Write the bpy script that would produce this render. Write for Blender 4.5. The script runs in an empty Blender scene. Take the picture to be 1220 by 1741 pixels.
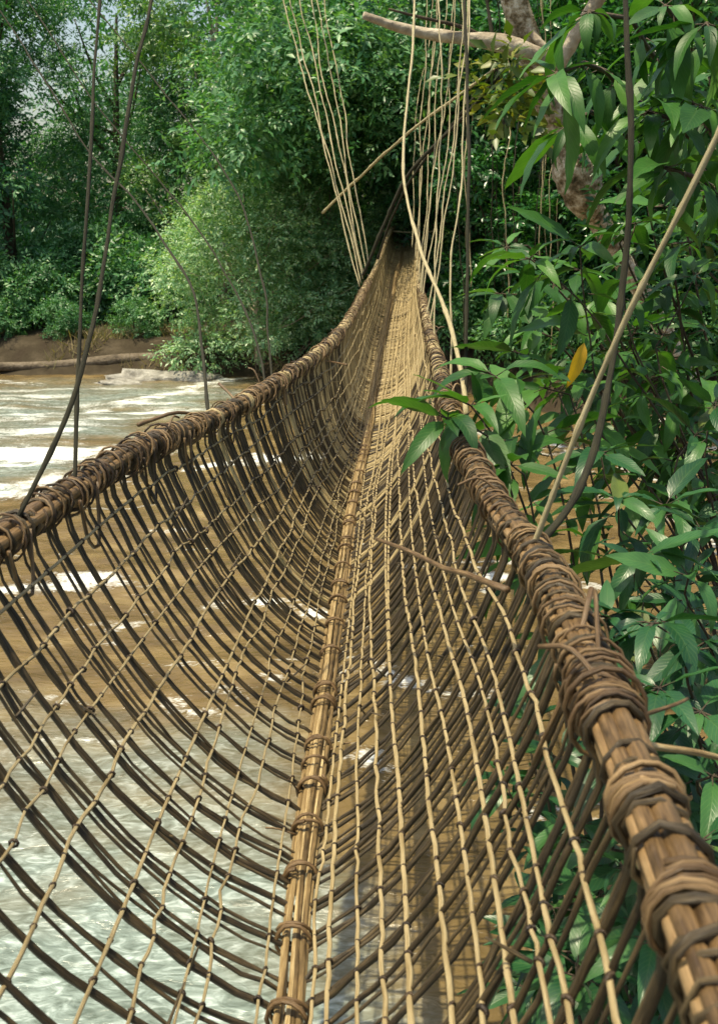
import bpy, math, random
import numpy as np
from mathutils import Vector

rng = np.random.default_rng(7)
random.seed(7)
S = bpy.context.scene
COL = S.collection
PI = math.pi

# ------------------------------------------------------------------ camera frame
F = 1700.0                      # focal length in photo pixels (1220 x 1741)
PITCH = math.radians(14.8)
SP, CP = math.sin(PITCH), math.cos(PITCH)
CAM = np.array([0.0, 0.0, 3.1])


def ray(px, py):
    x = (px - 610.0) / F
    y = (py - 870.5) / F
    return np.array([x, CP - SP * y, -(SP + CP * y)])


def P(px, py, Y):
    d = ray(px, py)
    return CAM + d * (Y / d[1])


def G(px, py, z=0.0):
    d = ray(px, py)
    return CAM + d * ((z - CAM[2]) / d[2])


# ------------------------------------------------------------------ noise helpers
def _hash(ix, iy, seed):
    h = (ix.astype(np.int64) * 374761393 + iy.astype(np.int64) * 668265263 + seed * 1442695041) & 0x7FFFFFFF
    h = ((h ^ (h >> 13)) * 1274126177) & 0x7FFFFFFF
    return ((h ^ (h >> 16)) & 0xFFFF) / 65535.0


def vnoise(x, y, seed=0):
    x = np.asarray(x, float); y = np.asarray(y, float)
    ix, iy = np.floor(x), np.floor(y)
    fx, fy = x - ix, y - iy
    fx = fx * fx * (3 - 2 * fx); fy = fy * fy * (3 - 2 * fy)
    a = _hash(ix, iy, seed); b = _hash(ix + 1, iy, seed)
    c = _hash(ix, iy + 1, seed); d = _hash(ix + 1, iy + 1, seed)
    return (a * (1 - fx) + b * fx) * (1 - fy) + (c * (1 - fx) + d * fx) * fy


def fbm(x, y, seed=0, octs=4):
    t = 0; amp = .5; n = 0
    for o in range(octs):
        t = t + amp * vnoise(x * 2 ** o, y * 2 ** o, seed + o * 17); n += amp; amp *= .5
    return t / n


def sstep(a, b, x):
    t = np.clip((x - a) / (b - a), 0, 1)
    return t * t * (3 - 2 * t)


# ------------------------------------------------------------------ mesh builder
class MB:
    def __init__(self):
        self.v = []; self.f = []; self.uv = []; self.n = 0

    def add(self, v, f, uv):
        """v (n,3); f (m,k) ints, one k per call; uv (n,2) per vertex"""
        self.v.append(np.asarray(v, float)); self.f.append(np.asarray(f, int) + self.n)
        self.uv.append(np.asarray(uv, float)); self.n += len(v)

    def tube(self, pts, r, sides=6, cap=True):
        pts = np.asarray(pts, float); n = len(pts)
        r = np.full(n, r, float) if np.isscalar(r) else np.asarray(r, float)
        t = np.gradient(pts, axis=0)
        t /= np.linalg.norm(t, axis=1)[:, None] + 1e-12
        up = np.array([0.31, 0.17, 0.93]) if abs(t[0][2]) < .9 else np.array([0.93, 0.2, 0.1])
        N = np.empty((n, 3))
        a = up - t[0] * up.dot(t[0]); a /= np.linalg.norm(a); N[0] = a
        for i in range(1, n):
            a = N[i - 1] - t[i] * N[i - 1].dot(t[i]); N[i] = a / (np.linalg.norm(a) + 1e-12)
        B = np.cross(t, N)
        ang = np.linspace(0, 2 * PI, sides, endpoint=False)
        ca, sa = np.cos(ang), np.sin(ang)
        V = pts[:, None, :] + r[:, None, None] * (N[:, None, :] * ca[None, :, None] + B[:, None, :] * sa[None, :, None])
        L = np.concatenate([[0], np.cumsum(np.linalg.norm(np.diff(pts, axis=0), axis=1))])
        uv = np.stack([np.broadcast_to(ang / (2 * PI), (n, sides)), np.broadcast_to(L[:, None], (n, sides))], -1)
        i = np.arange(n - 1)[:, None] * sides; j = np.arange(sides)[None, :]; j2 = (j + 1) % sides
        f = np.stack([i + j, i + j2, i + sides + j2, i + sides + j], -1).reshape(-1, 4)
        base = self.n
        self.add(V.reshape(-1, 3), f, uv.reshape(-1, 2))
        if cap:
            self.f.append(np.array([list(range(base, base + sides))[::-1]]))
            self.f.append(np.array([list(range(base + (n - 1) * sides, base + n * sides))]))

    def inst(self, tv, tf, tuv, M, T):
        """stamp template tv/tf with matrices M (m,3,3: columns = axes) and offsets T (m,3)"""
        m = len(T); k = len(tv)
        V = np.einsum('mij,kj->mki', M, tv) + T[:, None, :]
        f = (np.asarray(tf)[None] + (np.arange(m) * k)[:, None, None]).reshape(-1, np.shape(tf)[1])
        self.add(V.reshape(-1, 3), f, np.tile(tuv, (m, 1)))

    def mesh(self, name, mat, smooth=True):
        V = np.concatenate(self.v); UV = np.concatenate(self.uv)
        tot = np.concatenate([np.full(len(f), f.shape[1]) for f in self.f])
        idx = np.concatenate([f.reshape(-1) for f in self.f])
        me = bpy.data.meshes.new(name)
        me.vertices.add(len(V)); me.vertices.foreach_set('co', V.astype(np.float32).ravel())
        me.loops.add(len(idx)); me.loops.foreach_set('vertex_index', idx.astype(np.int32))
        me.polygons.add(len(tot))
        st = np.concatenate([[0], np.cumsum(tot)[:-1]])
        me.polygons.foreach_set('loop_start', st.astype(np.int32))
        me.polygons.foreach_set('loop_total', tot.astype(np.int32))
        me.polygons.foreach_set('use_smooth', np.full(len(tot), smooth))
        u = me.uv_layers.new(name='UVMap')
        u.data.foreach_set('uv', UV[idx].astype(np.float32).ravel())
        me.update(calc_edges=True)
        me.materials.append(mat)
        return me

    def build(self, name, mat, parent=None, smooth=True):
        o = bpy.data.objects.new(name, self.mesh(name, mat, smooth))
        COL.objects.link(o)
        if parent is not None:
            o.parent = parent
            o.matrix_parent_inverse = parent.matrix_basis.inverted()
        return o


def empty(name, loc):
    o = bpy.data.objects.new(name, None); COL.objects.link(o)
    o.location = tuple(loc); o.empty_display_size = .1
    return o


def tag(o, label=None, cat=None, group=None, kind=None):
    if label: o['label'] = label
    if cat: o['category'] = cat
    if group: o['group'] = group
    if kind: o['kind'] = kind
    return o


def spline(pts, n):
    """Catmull-Rom through pts, n samples evenly spread in length"""
    p = np.asarray(pts, float)
    if len(p) == 2:
        return p[0] + (p[1] - p[0]) * np.linspace(0, 1, n)[:, None]
    q = np.vstack([2 * p[0] - p[1], p, 2 * p[-1] - p[-2]])
    out = []
    for i in range(1, len(q) - 2):
        t = np.linspace(0, 1, 24, endpoint=False)[:, None]
        a, b, c, d = q[i - 1], q[i], q[i + 1], q[i + 2]
        out.append(.5 * (2 * b + (c - a) * t + (2 * a - 5 * b + 4 * c - d) * t ** 2 + (3 * b - a - 3 * c + d) * t ** 3))
    out.append(p[-1][None]); out = np.vstack(out)
    L = np.concatenate([[0], np.cumsum(np.linalg.norm(np.diff(out, axis=0), axis=1))])
    s = np.linspace(0, L[-1], n)
    return np.stack([np.interp(s, L, out[:, k]) for k in range(3)], 1)


def wander(pts, amp, freq=3.0, seed=None):
    """small organic wobble that leaves both ends where they are"""
    r = np.random.default_rng(rng.integers(1 << 30) if seed is None else seed)
    n = len(pts); L = np.concatenate([[0], np.cumsum(np.linalg.norm(np.diff(pts, axis=0), axis=1))])
    w = np.sin(np.linspace(0, PI, n)) ** .5
    o = np.zeros((n, 3))
    for k in range(3):
        for h in (1, 2.3):
            o[:, k] += np.sin(L * freq * h * r.uniform(.7, 1.3) + r.uniform(0, 6.3)) * amp / h
    return pts + o * w[:, None]


# ------------------------------------------------------------------ materials
def new_mat(name):
    m = bpy.data.materials.new(name); m.use_nodes = True
    nt = m.node_tree; nt.nodes.clear()
    return m, nt, nt.nodes, nt.links


def ramp(N, stops):
    r = N.new('ShaderNodeValToRGB'); e = r.color_ramp.elements
    while len(e) < len(stops): e.new(.5)
    for k, (p, c) in enumerate(stops):
        e[k].position = p; e[k].color = (*c, 1)
    return r


def vine_mat(name, dark, mid, pale, scale=1.0, rough=.6, bump=.6):
    m, nt, N, L = new_mat(name)
    uv = N.new('ShaderNodeUVMap')
    mp = N.new('ShaderNodeMapping'); mp.inputs['Scale'].default_value = (3 * scale, 9 * scale, 1)
    L.new(uv.outputs[0], mp.inputs[0])
    geo = N.new('ShaderNodeNewGeometry')
    add = N.new('ShaderNodeVectorMath'); add.operation = 'ADD'
    sc = N.new('ShaderNodeVectorMath'); sc.operation = 'SCALE'; sc.inputs[0].default_value = (37, 91, 53)
    L.new(geo.outputs['Random Per Island'], sc.inputs['Scale'])
    L.new(mp.outputs[0], add.inputs[0]); L.new(sc.outputs[0], add.inputs[1])
    n1 = N.new('ShaderNodeTexNoise'); n1.inputs['Scale'].default_value = 1.1; n1.inputs['Detail'].default_value = 6
    n1.inputs['Roughness'].default_value = .65
    L.new(add.outputs[0], n1.inputs['Vector'])
    mix = N.new('ShaderNodeMath'); mix.operation = 'MULTIPLY_ADD'; mix.inputs[1].default_value = .55; 
    L.new(geo.outputs['Random Per Island'], mix.inputs[0])
    ms = N.new('ShaderNodeMath'); ms.operation = 'MULTIPLY_ADD'; ms.inputs[1].default_value = 1.2; ms.inputs[2].default_value = -.38
    L.new(n1.outputs[0], ms.inputs[0]); L.new(ms.outputs[0], mix.inputs[2])
    r = ramp(N, [(0.1, dark), (.48, mid), (.95, pale)])
    L.new(mix.outputs[0], r.inputs[0])
    # long bark fibres
    mp2 = N.new('ShaderNodeMapping'); mp2.inputs['Scale'].default_value = (26, 7 * scale, 1)
    L.new(uv.outputs[0], mp2.inputs[0])
    n2 = N.new('ShaderNodeTexNoise'); n2.inputs['Scale'].default_value = 1.0; n2.inputs['Detail'].default_value = 3
    L.new(mp2.outputs[0], n2.inputs['Vector'])
    b = N.new('ShaderNodeBump'); b.inputs['Strength'].default_value = bump; b.inputs['Distance'].default_value = .007
    L.new(n2.outputs[0], b.inputs['Height'])
    p = N.new('ShaderNodeBsdfPrincipled'); p.inputs['Roughness'].default_value = rough
    p.inputs['Specular IOR Level'].default_value = .4
    L.new(r.outputs[0], p.inputs['Base Color']); L.new(b.outputs[0], p.inputs['Normal'])
    o = N.new('ShaderNodeOutputMaterial'); L.new(p.outputs[0], o.inputs[0])
    return m


def leaf_mat(name, stops, rough=.42, trans=.3, veins=False, spec=.5):
    m, nt, N, L = new_mat(name)
    geo = N.new('ShaderNodeNewGeometry'); oi = N.new('ShaderNodeObjectInfo')
    a = N.new('ShaderNodeMath'); a.operation = 'MULTIPLY_ADD'; a.inputs[1].default_value = .2; a.use_clamp = True
    s = N.new('ShaderNodeMath'); s.operation = 'MULTIPLY_ADD'; s.inputs[1].default_value = .8; s.inputs[2].default_value = 0
    L.new(oi.outputs['Random'], a.inputs[0]); L.new(geo.outputs['Random Per Island'], s.inputs[0]); L.new(s.outputs[0], a.inputs[2])
    r = ramp(N, stops); L.new(a.outputs[0], r.inputs[0])
    col = r.outputs[0]
    p = N.new('ShaderNodeBsdfPrincipled'); p.inputs['Roughness'].default_value = rough
    p.inputs['Specular IOR Level'].default_value = spec
    if veins:
        uv = N.new('ShaderNodeUVMap'); sep = N.new('ShaderNodeSeparateXYZ'); L.new(uv.outputs[0], sep.inputs[0])
        ab = N.new('ShaderNodeMath'); ab.operation = 'ABSOLUTE'; L.new(sep.outputs[0], ab.inputs[0])
        # side veins: sin(22*(v - .35*|u|))
        m1 = N.new('ShaderNodeMath'); m1.operation = 'MULTIPLY_ADD'; m1.inputs[1].default_value = -.22
        L.new(ab.outputs[0], m1.inputs[0]); L.new(sep.outputs[1], m1.inputs[2])
        m2 = N.new('ShaderNodeMath'); m2.operation = 'MULTIPLY'; m2.inputs[1].default_value = 75; L.new(m1.outputs[0], m2.inputs[0])
        m3 = N.new('ShaderNodeMath'); m3.operation = 'SINE'; L.new(m2.outputs[0], m3.inputs[0])
        m4 = N.new('ShaderNodeMapRange'); m4.inputs['From Min'].default_value = .75; m4.inputs['From Max'].default_value = 1
        L.new(m3.outputs[0], m4.inputs[0])
        m5 = N.new('ShaderNodeMapRange'); m5.inputs['From Min'].default_value = .1; m5.inputs['From Max'].default_value = .0
        L.new(ab.outputs[0], m5.inputs[0])
        mx = N.new('ShaderNodeMath'); mx.operation = 'MAXIMUM'; L.new(m4.outputs[0], mx.inputs[0]); L.new(m5.outputs[0], mx.inputs[1])
        mc = N.new('ShaderNodeMix'); mc.data_type = 'RGBA'; mc.blend_type = 'MIX'
        fa = N.new('ShaderNodeMath'); fa.operation = 'MULTIPLY'; fa.inputs[1].default_value = .2; L.new(mx.outputs[0], fa.inputs[0])
        L.new(fa.outputs[0], mc.inputs[0]); L.new(col, mc.inputs[6]); mc.inputs[7].default_value = (.13, .22, .06, 1)
        nz = N.new('ShaderNodeTexNoise'); nz.inputs['Scale'].default_value = 14; L.new(geo.outputs['Position'], nz.inputs['Vector'])
        mb = N.new('ShaderNodeMix'); mb.data_type = 'RGBA'; mb.blend_type = 'MULTIPLY'; mb.inputs[0].default_value = .5
        L.new(mc.outputs[2], mb.inputs[6])
        cr = ramp(N, [(.3, (.55, .6, .5)), (.7, (1.25, 1.2, 1.1))]); L.new(nz.outputs[0], cr.inputs[0]); L.new(cr.outputs[0], mb.inputs[7])
        col = mb.outputs[2]
        b = N.new('ShaderNodeBump'); b.inputs['Strength'].default_value = .22; b.inputs['Distance'].default_value = .003; b.invert = True
        L.new(mx.outputs[0], b.inputs['Height']); L.new(b.outputs[0], p.inputs['Normal'])
    L.new(col, p.inputs['Base Color'])
    t = N.new('ShaderNodeBsdfTranslucent')
    tc = N.new('ShaderNodeMix'); tc.data_type = 'RGBA'; tc.blend_type = 'MULTIPLY'; tc.inputs[0].default_value = 1
    L.new(col, tc.inputs[6]); tc.inputs[7].default_value = (1.5, 1.6, .5, 1)
    L.new(tc.outputs[2], t.inputs[0])
    ms = N.new('ShaderNodeMixShader'); ms.inputs[0].default_value = trans
    L.new(p.outputs[0], ms.inputs[1]); L.new(t.outputs[0], ms.inputs[2])
    o = N.new('ShaderNodeOutputMaterial'); L.new(ms.outputs[0], o.inputs[0])
    return m


def noise_mat(name, stops, scale, bump=.5, rough=.85, dist=.05, detail=8, spec=.3):
    m, nt, N, L = new_mat(name)
    geo = N.new('ShaderNodeTexCoord')
    n = N.new('ShaderNodeTexNoise'); n.inputs['Scale'].default_value = scale; n.inputs['Detail'].default_value = detail
    n.inputs['Roughness'].default_value = .68
    L.new(geo.outputs['Object'], n.inputs['Vector'])
    r = ramp(N, stops); L.new(n.outputs[0], r.inputs[0])
    n2 = N.new('ShaderNodeTexNoise'); n2.inputs['Scale'].default_value = scale * 4; n2.inputs['Detail'].default_value = 5
    L.new(geo.outputs['Object'], n2.inputs['Vector'])
    b = N.new('ShaderNodeBump'); b.inputs['Strength'].default_value = bump; b.inputs['Distance'].default_value = dist
    L.new(n2.outputs[0], b.inputs['Height'])
    p = N.new('ShaderNodeBsdfPrincipled'); p.inputs['Roughness'].default_value = rough
    p.inputs['Specular IOR Level'].default_value = spec
    L.new(r.outputs[0], p.inputs['Base Color']); L.new(b.outputs[0], p.inputs['Normal'])
    o = N.new('ShaderNodeOutputMaterial'); L.new(p.outputs[0], o.inputs[0])
    return m


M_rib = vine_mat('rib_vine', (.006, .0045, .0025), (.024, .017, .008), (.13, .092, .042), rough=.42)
M_ribp = vine_mat('sunlit_rib_vine', (.05, .032, .013), (.31, .235, .105), (.60, .49, .27), rough=.45)  # paler rib copy: sunlight on the far weave put into the colour
M_knot = vine_mat('knot_vine', (.008, .005, .003), (.035, .021, .01), (.10, .065, .03), rough=.5)
M_str = vine_mat('stringer_vine', (.05, .032, .013), (.27, .20, .09), (.56, .46, .26), rough=.45)
M_strd = vine_mat('shaded_stringer_vine', (.045, .03, .012), (.20, .15, .07), (.46, .38, .21), rough=.5)  # darker stringer copy: the left wall's shade put into the colour
M_cane = vine_mat('cane', (.04, .025, .011), (.27, .185, .08), (.66, .53, .29), rough=.5, bump=.6)
M_rail = vine_mat('rail_cane', (.05, .03, .013), (.20, .125, .055), (.42, .30, .15), rough=.42, bump=.5)
M_lash = vine_mat('lashing_vine', (.015, .009, .004), (.095, .056, .024), (.34, .23, .11), rough=.42, bump=.5)
M_sus = vine_mat('suspension_vine', (.10, .08, .04), (.33, .28, .15), (.55, .48, .3))
M_susd = vine_mat('dark_liana', (.005, .005, .002), (.017, .016, .007), (.045, .042, .018), rough=.9)
M_bark = noise_mat('grey_bark', [(.3, (.10, .075, .05)), (.5, (.31, .26, .19)), (.68, (.58, .52, .41))], 2.2, bump=.8)
M_barkd = noise_mat('dark_bark', [(.3, (.025, .02, .014)), (.6, (.09, .07, .045)), (.8, (.16, .13, .09))], 3, bump=.8)
M_moss = noise_mat('mossy_bark', [(.34, (.04, .035, .015)), (.45, (.19, .145, .085)), (.54, (.42, .36, .26)), (.64, (.70, .66, .56))], 6, bump=1)
M_leafA = leaf_mat('leaf_blue_green', [(0, (.025, .105, .04)), (.5, (.065, .20, .075)), (1, (.17, .33, .13))])
M_leafB = leaf_mat('leaf_yellow_green', [(0, (.025, .09, .028)), (.5, (.07, .18, .05)), (.9, (.16, .27, .07)), (1, (.28, .34, .10))])
M_leafC = leaf_mat('leaf_dark_green', [(0, (.014, .065, .03)), (.6, (.036, .14, .055)), (1, (.09, .24, .09))])
M_leafE = leaf_mat('leaf_gloss_green', [(0, (.012, .06, .02)), (.6, (.03, .13, .035)), (1, (.08, .22, .05))], rough=.3)
M_leafD = leaf_mat('leaf_bush', [(0, (.06, .18, .085)), (.45, (.17, .34, .16)), (.8, (.32, .48, .24)), (1, (.52, .60, .46))])
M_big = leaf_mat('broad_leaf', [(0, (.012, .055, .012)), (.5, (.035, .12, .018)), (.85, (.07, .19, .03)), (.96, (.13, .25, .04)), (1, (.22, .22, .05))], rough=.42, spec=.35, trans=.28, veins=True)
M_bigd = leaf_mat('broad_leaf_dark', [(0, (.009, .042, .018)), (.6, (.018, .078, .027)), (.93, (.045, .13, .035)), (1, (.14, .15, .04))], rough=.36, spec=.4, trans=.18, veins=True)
M_yel = leaf_mat('yellow_leaf', [(0, (.55, .3, .02)), (1, (.6, .36, .03))], rough=.4, trans=.3, veins=True)
M_straw = leaf_mat('dry_grass', [(0, (.09, .10, .03)), (.5, (.2, .17, .07)), (1, (.32, .25, .12))], rough=.7, trans=.2)
M_rock = noise_mat('pale_rock', [(.3, (.09, .085, .07)), (.5, (.24, .23, .2)), (.7, (.42, .41, .37))], 4, bump=.9)
M_mud = noise_mat('earth', [(.3, (.025, .016, .008)), (.5, (.036, .027, .014)), (.7, (.075, .058, .036))], 1.4, bump=.8, rough=.95)
M_log = noise_mat('bleached_log', [(.3, (.04, .03, .02)), (.5, (.12, .095, .065)), (.7, (.24, .2, .15))], 3, bump=.7)

# ------------------------------------------------------------------ ground
def shore_far(x):
    x = np.asarray(x, float)
    return np.interp(x, [-60, -12, -5, -1, 1.5, 4, 7, 60], [25.6, 25.7, 25.3, 24.6, 23.2, 19.3, 18.6, 18.0]) + .5 * (fbm(x * .5 + 9, x * 0 + 3, 5) - .5)


def ground_z(x, y):
    x = np.asarray(x, float); y = np.asarray(y, float)
    d = y - shore_far(x)
    far = np.where(d < 0, np.maximum(-.8, d * .3), np.minimum(.75, d * .8) + .10 * np.clip(d - .8, 0, 26) + .04 * np.clip(d - 26, 0, 300))
    n = x - .85 - .62 * np.clip(y - 3.4, 0, 99)
    n = np.where(y > 6.6, n - 2.0 * (y - 6.6), n)
    n = np.maximum(n, -1.6 - y)
    near = np.where(n < 0, np.maximum(-.8, n * .5), np.minimum(n * .35, .5) + .03 * np.clip(n - 2, 0, 60))
    z = np.maximum(far, near)
    return z + .12 * (fbm(x * .9, y * .9, 11) - .5) + .05 * (fbm(x * 3.1, y * 3.1, 12) - .5)


def grid(xs, ys, zf):
    X, Y = np.meshgrid(xs, ys)
    Z = zf(X, Y)
    V = np.stack([X, Y, Z], -1).reshape(-1, 3)
    nx, ny = len(xs), len(ys)
    i = np.arange(ny - 1)[:, None] * nx; j = np.arange(nx - 1)[None]
    f = np.stack([i + j, i + j + 1, i + j + nx + 1, i + j + nx], -1).reshape(-1, 4)
    return V, f, X, Y


def graded(a, b, step, lo, hi, k=1.25):
    out = list(np.arange(a, b + 1e-6, step))
    s = step
    while out[-1] < hi: s *= k; out.append(out[-1] + s)
    s = step; pre = []
    c = out[0]
    while c > lo: s *= k; c -= s; pre.append(c)
    return np.array(pre[::-1] + out)


mb = MB()
V, f, _, _ = grid(graded(-16, 14, .2, -300, 300), graded(-4, 36, .2, -300, 500), ground_z)
mb.add(V, f, V[:, :2])
nt = M_mud.node_tree; N = nt.nodes; L = nt.links
p = next(n for n in N if n.type == 'BSDF_PRINCIPLED'); old = p.inputs['Base Color'].links[0].from_socket
ge = N.new('ShaderNodeNewGeometry'); sx = N.new('ShaderNodeSeparateXYZ'); L.new(ge.outputs['Position'], sx.inputs[0])
mr = N.new('ShaderNodeMapRange'); mr.inputs['From Min'].default_value = 1.0; mr.inputs['From Max'].default_value = 1.6; L.new(sx.outputs[2], mr.inputs[0])
nn = N.new('ShaderNodeTexNoise'); nn.inputs['Scale'].default_value = 2.5; nn.inputs['Detail'].default_value = 8; L.new(ge.outputs['Position'], nn.inputs['Vector'])
gr = ramp(N, [(.35, (.008, .022, .008)), (.55, (.02, .06, .02)), (.7, (.05, .11, .035))]); L.new(nn.outputs[0], gr.inputs[0])
mg = N.new('ShaderNodeMix'); mg.data_type = 'RGBA'; L.new(mr.outputs[0], mg.inputs[0]); L.new(old, mg.inputs[6]); L.new(gr.outputs[0], mg.inputs[7])
L.new(mg.outputs[2], p.inputs['Base Color'])
tag(mb.build('ground', M_mud), kind='structure')

# ---- river -------------------------------------------------------
SEG = []
for a, b, w, s in [((-160, 778), (210, 766), .95, 1.3), ((150, 700), (380, 648), .5, 1.05), ((-60, 840), (130, 815), .8, 1.05),
                   ((-50, 1005), (160, 985), .4, 1.0), ((455, 1012), (600, 1062), .20, 1.05), ((560, 1125), (690, 1165), .22, 1.05),
                   ((600, 1185), (860, 1195), .14, 1.0), ((-10, 1155), (140, 1200), .10, .9), ((800, 730), (900, 765), .5, 1.1),
                   ((930, 755), (1010, 775), .4, .9), ((1080, 800), (1260, 900), .4, 1.0), ((830, 985), (1010, 1005), .3, 1.1),
                   ((1085, 716), (1240, 712), .30, 1.0), ((330, 790), (620, 765), .3, .95), ((1130, 760), (1240, 770), .3, .8),
                   ((560, 1270), (680, 1320), .1, .9), ((-120, 640), (60, 655), .5, .7), ((1120, 860), (1240, 930), .4, .9),
                   ((880, 900), (1010, 1060), .25, .75), ((-80, 900), (60, 880), .3, .8), ((330, 660), (420, 640), .25, .9)]:
    SEG.append((G(*a)[:2], G(*b)[:2], w, s))


def seg_d(X, Y, a, b):
    d = b - a; L2 = d.dot(d)
    t = np.clip(((X - a[0]) * d[0] + (Y - a[1]) * d[1]) / L2, 0, 1)
    return np.hypot(X - a[0] - t * d[0], Y - a[1] - t * d[1])


def water_z(X, Y):
    wx = X + .6 * fbm(X * .5, Y * .5, 3); wy = Y + .5 * fbm(X * .5 + 5, Y * .5, 4)
    z = .13 * (fbm(wx * .55, wy * 1.1, 31) - .5) + .09 * (fbm(wx * 1.5, wy * 2.6, 41) - .5) + .035 * (fbm(wx * 4, wy * 6.5, 51, 3) - .5)
    return z * sstep(120, 20, np.hypot(X, Y))


mb = MB()
V, f, X, Y = grid(graded(-12, 9, .07, -300, 300, 1.3), graded(-1, 27, .07, -12, 33, 1.3), water_z)
mb.add(V, f, V[:, :2])
foam = np.zeros_like(X)
for a, b, w, s in SEG:
    d = seg_d(X + .5 * (fbm(X * 2, Y * 3, 61, 5) - .5), Y + .9 * (fbm(X * 1.6 + 7, Y * 2, 62, 5) - .5), a, b)
    foam = np.maximum(foam, s * np.exp(-(d / w) ** 2))
tex = fbm(X * 1.6, Y * 5.5, 71, 5)
tex2 = fbm(X * 5 + 3 * fbm(X * 2, Y * 2, 74), Y * 9, 72, 4)
foam = sstep(.30, .95, foam * .62 + .8 * (tex - .4) + .5 * (tex2 - .5))
streak = sstep(.66, .76, fbm(X * .9 + 3, Y * 4.2, 77, 5)) * .55 * sstep(26, 18, Y)
foam = np.clip(np.maximum(foam, streak * sstep(.4, .6, tex2)), 0, 1)
pale = sstep(6.8, 4.0, Y + 2.6 * (fbm(X * .8, Y * 1.2, 81) - .5) + 3.2 * np.clip(X + .55, 0, 9))
pale = np.maximum(pale, .75 * sstep(.8, -1.2, X + 4.9 - .25 * (Y - 12) + 3.5 * (fbm(X * .4, Y * 1.4, 82) - .5)) * sstep(25.5, 21, Y + X * 0) * sstep(8, 11, Y))  # far left: pale sky reflection painted into the water colour
pale = np.clip(pale * (.05 + 1.6 * fbm(X * 1.1 + .5 * fbm(X, Y, 86), Y * 2.4, 83)), 0, 1)
foam = np.clip(np.maximum(foam, pale * sstep(9, 12, Y) * sstep(.47, .70, fbm(X * .55, Y * 3.4, 88, 5))), 0, 1)
m, nt, N, L = new_mat('river_water')
af = N.new('ShaderNodeAttribute'); af.attribute_name = 'foam'
ap = N.new('ShaderNodeAttribute'); ap.attribute_name = 'pale'
tc = N.new('ShaderNodeTexCoord')
mp = N.new('ShaderNodeMapping'); mp.inputs['Scale'].default_value = (1.0, 2.2, 1)
L.new(tc.outputs['Object'], mp.inputs[0])
n1 = N.new('ShaderNodeTexNoise'); n1.inputs['Scale'].default_value = 1.2; n1.inputs['Detail'].default_value = 5; L.new(mp.outputs[0], n1.inputs['Vector'])
br = ramp(N, [(.3, (.08, .055, .022)), (.55, (.15, .105, .044)), (.75, (.25, .185, .085))]); L.new(n1.outputs[0], br.inputs[0])
n3 = N.new('ShaderNodeTexNoise'); n3.inputs['Scale'].default_value = 7; n3.inputs['Detail'].default_value = 5; n3.inputs['Distortion'].default_value = 1.5; L.new(mp.outputs[0], n3.inputs['Vector'])
pr = ramp(N, [(.3, (.09, .115, .095)), (.52, (.20, .25, .225)), (.72, (.42, .49, .47))]); L.new(n3.outputs[0], pr.inputs[0])
mx = N.new('ShaderNodeMix'); mx.data_type = 'RGBA'; L.new(ap.outputs['Fac'], mx.inputs[0]); L.new(br.outputs[0], mx.inputs[6]); L.new(pr.outputs[0], mx.inputs[7])
# foam broken up by fine froth
n4 = N.new('ShaderNodeTexNoise'); n4.inputs['Scale'].default_value = 11; n4.inputs['Detail'].default_value = 6; n4.inputs['Distortion'].default_value = 2; L.new(mp.outputs[0], n4.inputs['Vector'])
ff = N.new('ShaderNodeMath'); ff.operation = 'MULTIPLY_ADD'; ff.inputs[1].default_value = 1.55
fo = N.new('ShaderNodeMath'); fo.operation = 'MULTIPLY_ADD'; fo.inputs[1].default_value = 2.6; fo.inputs[2].default_value = -1.75
L.new(n4.outputs[0], fo.inputs[0]); L.new(af.outputs['Fac'], ff.inputs[0]); L.new(fo.outputs[0], ff.inputs[2]); ff.use_clamp = True
mf = N.new('ShaderNodeMix'); mf.data_type = 'RGBA'; L.new(ff.outputs[0], mf.inputs[0]); L.new(mx.outputs[2], mf.inputs[6]); 
n5 = N.new('ShaderNodeTexNoise'); n5.inputs['Scale'].default_value = 6; n5.inputs['Detail'].default_value = 8; n5.inputs['Roughness'].default_value = .7; n5.inputs['Distortion'].default_value = 1; L.new(mp.outputs[0], n5.inputs['Vector'])
fr = ramp(N, [(.3, (.34, .36, .33)), (.5, (.66, .69, .66)), (.65, (.86, .88, .86))]); L.new(n5.outputs[0], fr.inputs[0]); L.new(fr.outputs[0], mf.inputs[7])
n2 = N.new('ShaderNodeTexNoise'); n2.inputs['Scale'].default_value = 5; n2.inputs['Detail'].default_value = 7; n2.inputs['Distortion'].default_value = .8
L.new(mp.outputs[0], n2.inputs['Vector'])
bp = N.new('ShaderNodeBump'); bp.inputs['Strength'].default_value = .55; bp.inputs['Distance'].default_value = .06
L.new(n2.outputs[0], bp.inputs['Height'])
p = N.new('ShaderNodeBsdfPrincipled'); p.inputs['IOR'].default_value = 1.33
rr = N.new('ShaderNodeMapRange'); rr.inputs['To Min'].default_value = .16; rr.inputs['To Max'].default_value = .6
L.new(ff.outputs[0], rr.inputs[0]); L.new(rr.outputs[0], p.inputs['Roughness'])
L.new(mf.outputs[2], p.inputs['Base Color']); L.new(bp.outputs[0], p.inputs['Normal'])
o = N.new('ShaderNodeOutputMaterial'); L.new(p.outputs[0], o.inputs[0])
river = tag(mb.build('river_water', m), kind='structure')
for nm, arr in (('foam', foam), ('pale', pale)):
    at = river.data.attributes.new(nm, 'FLOAT', 'POINT'); at.data.foreach_set('value', arr.astype(np.float32).ravel())

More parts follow.
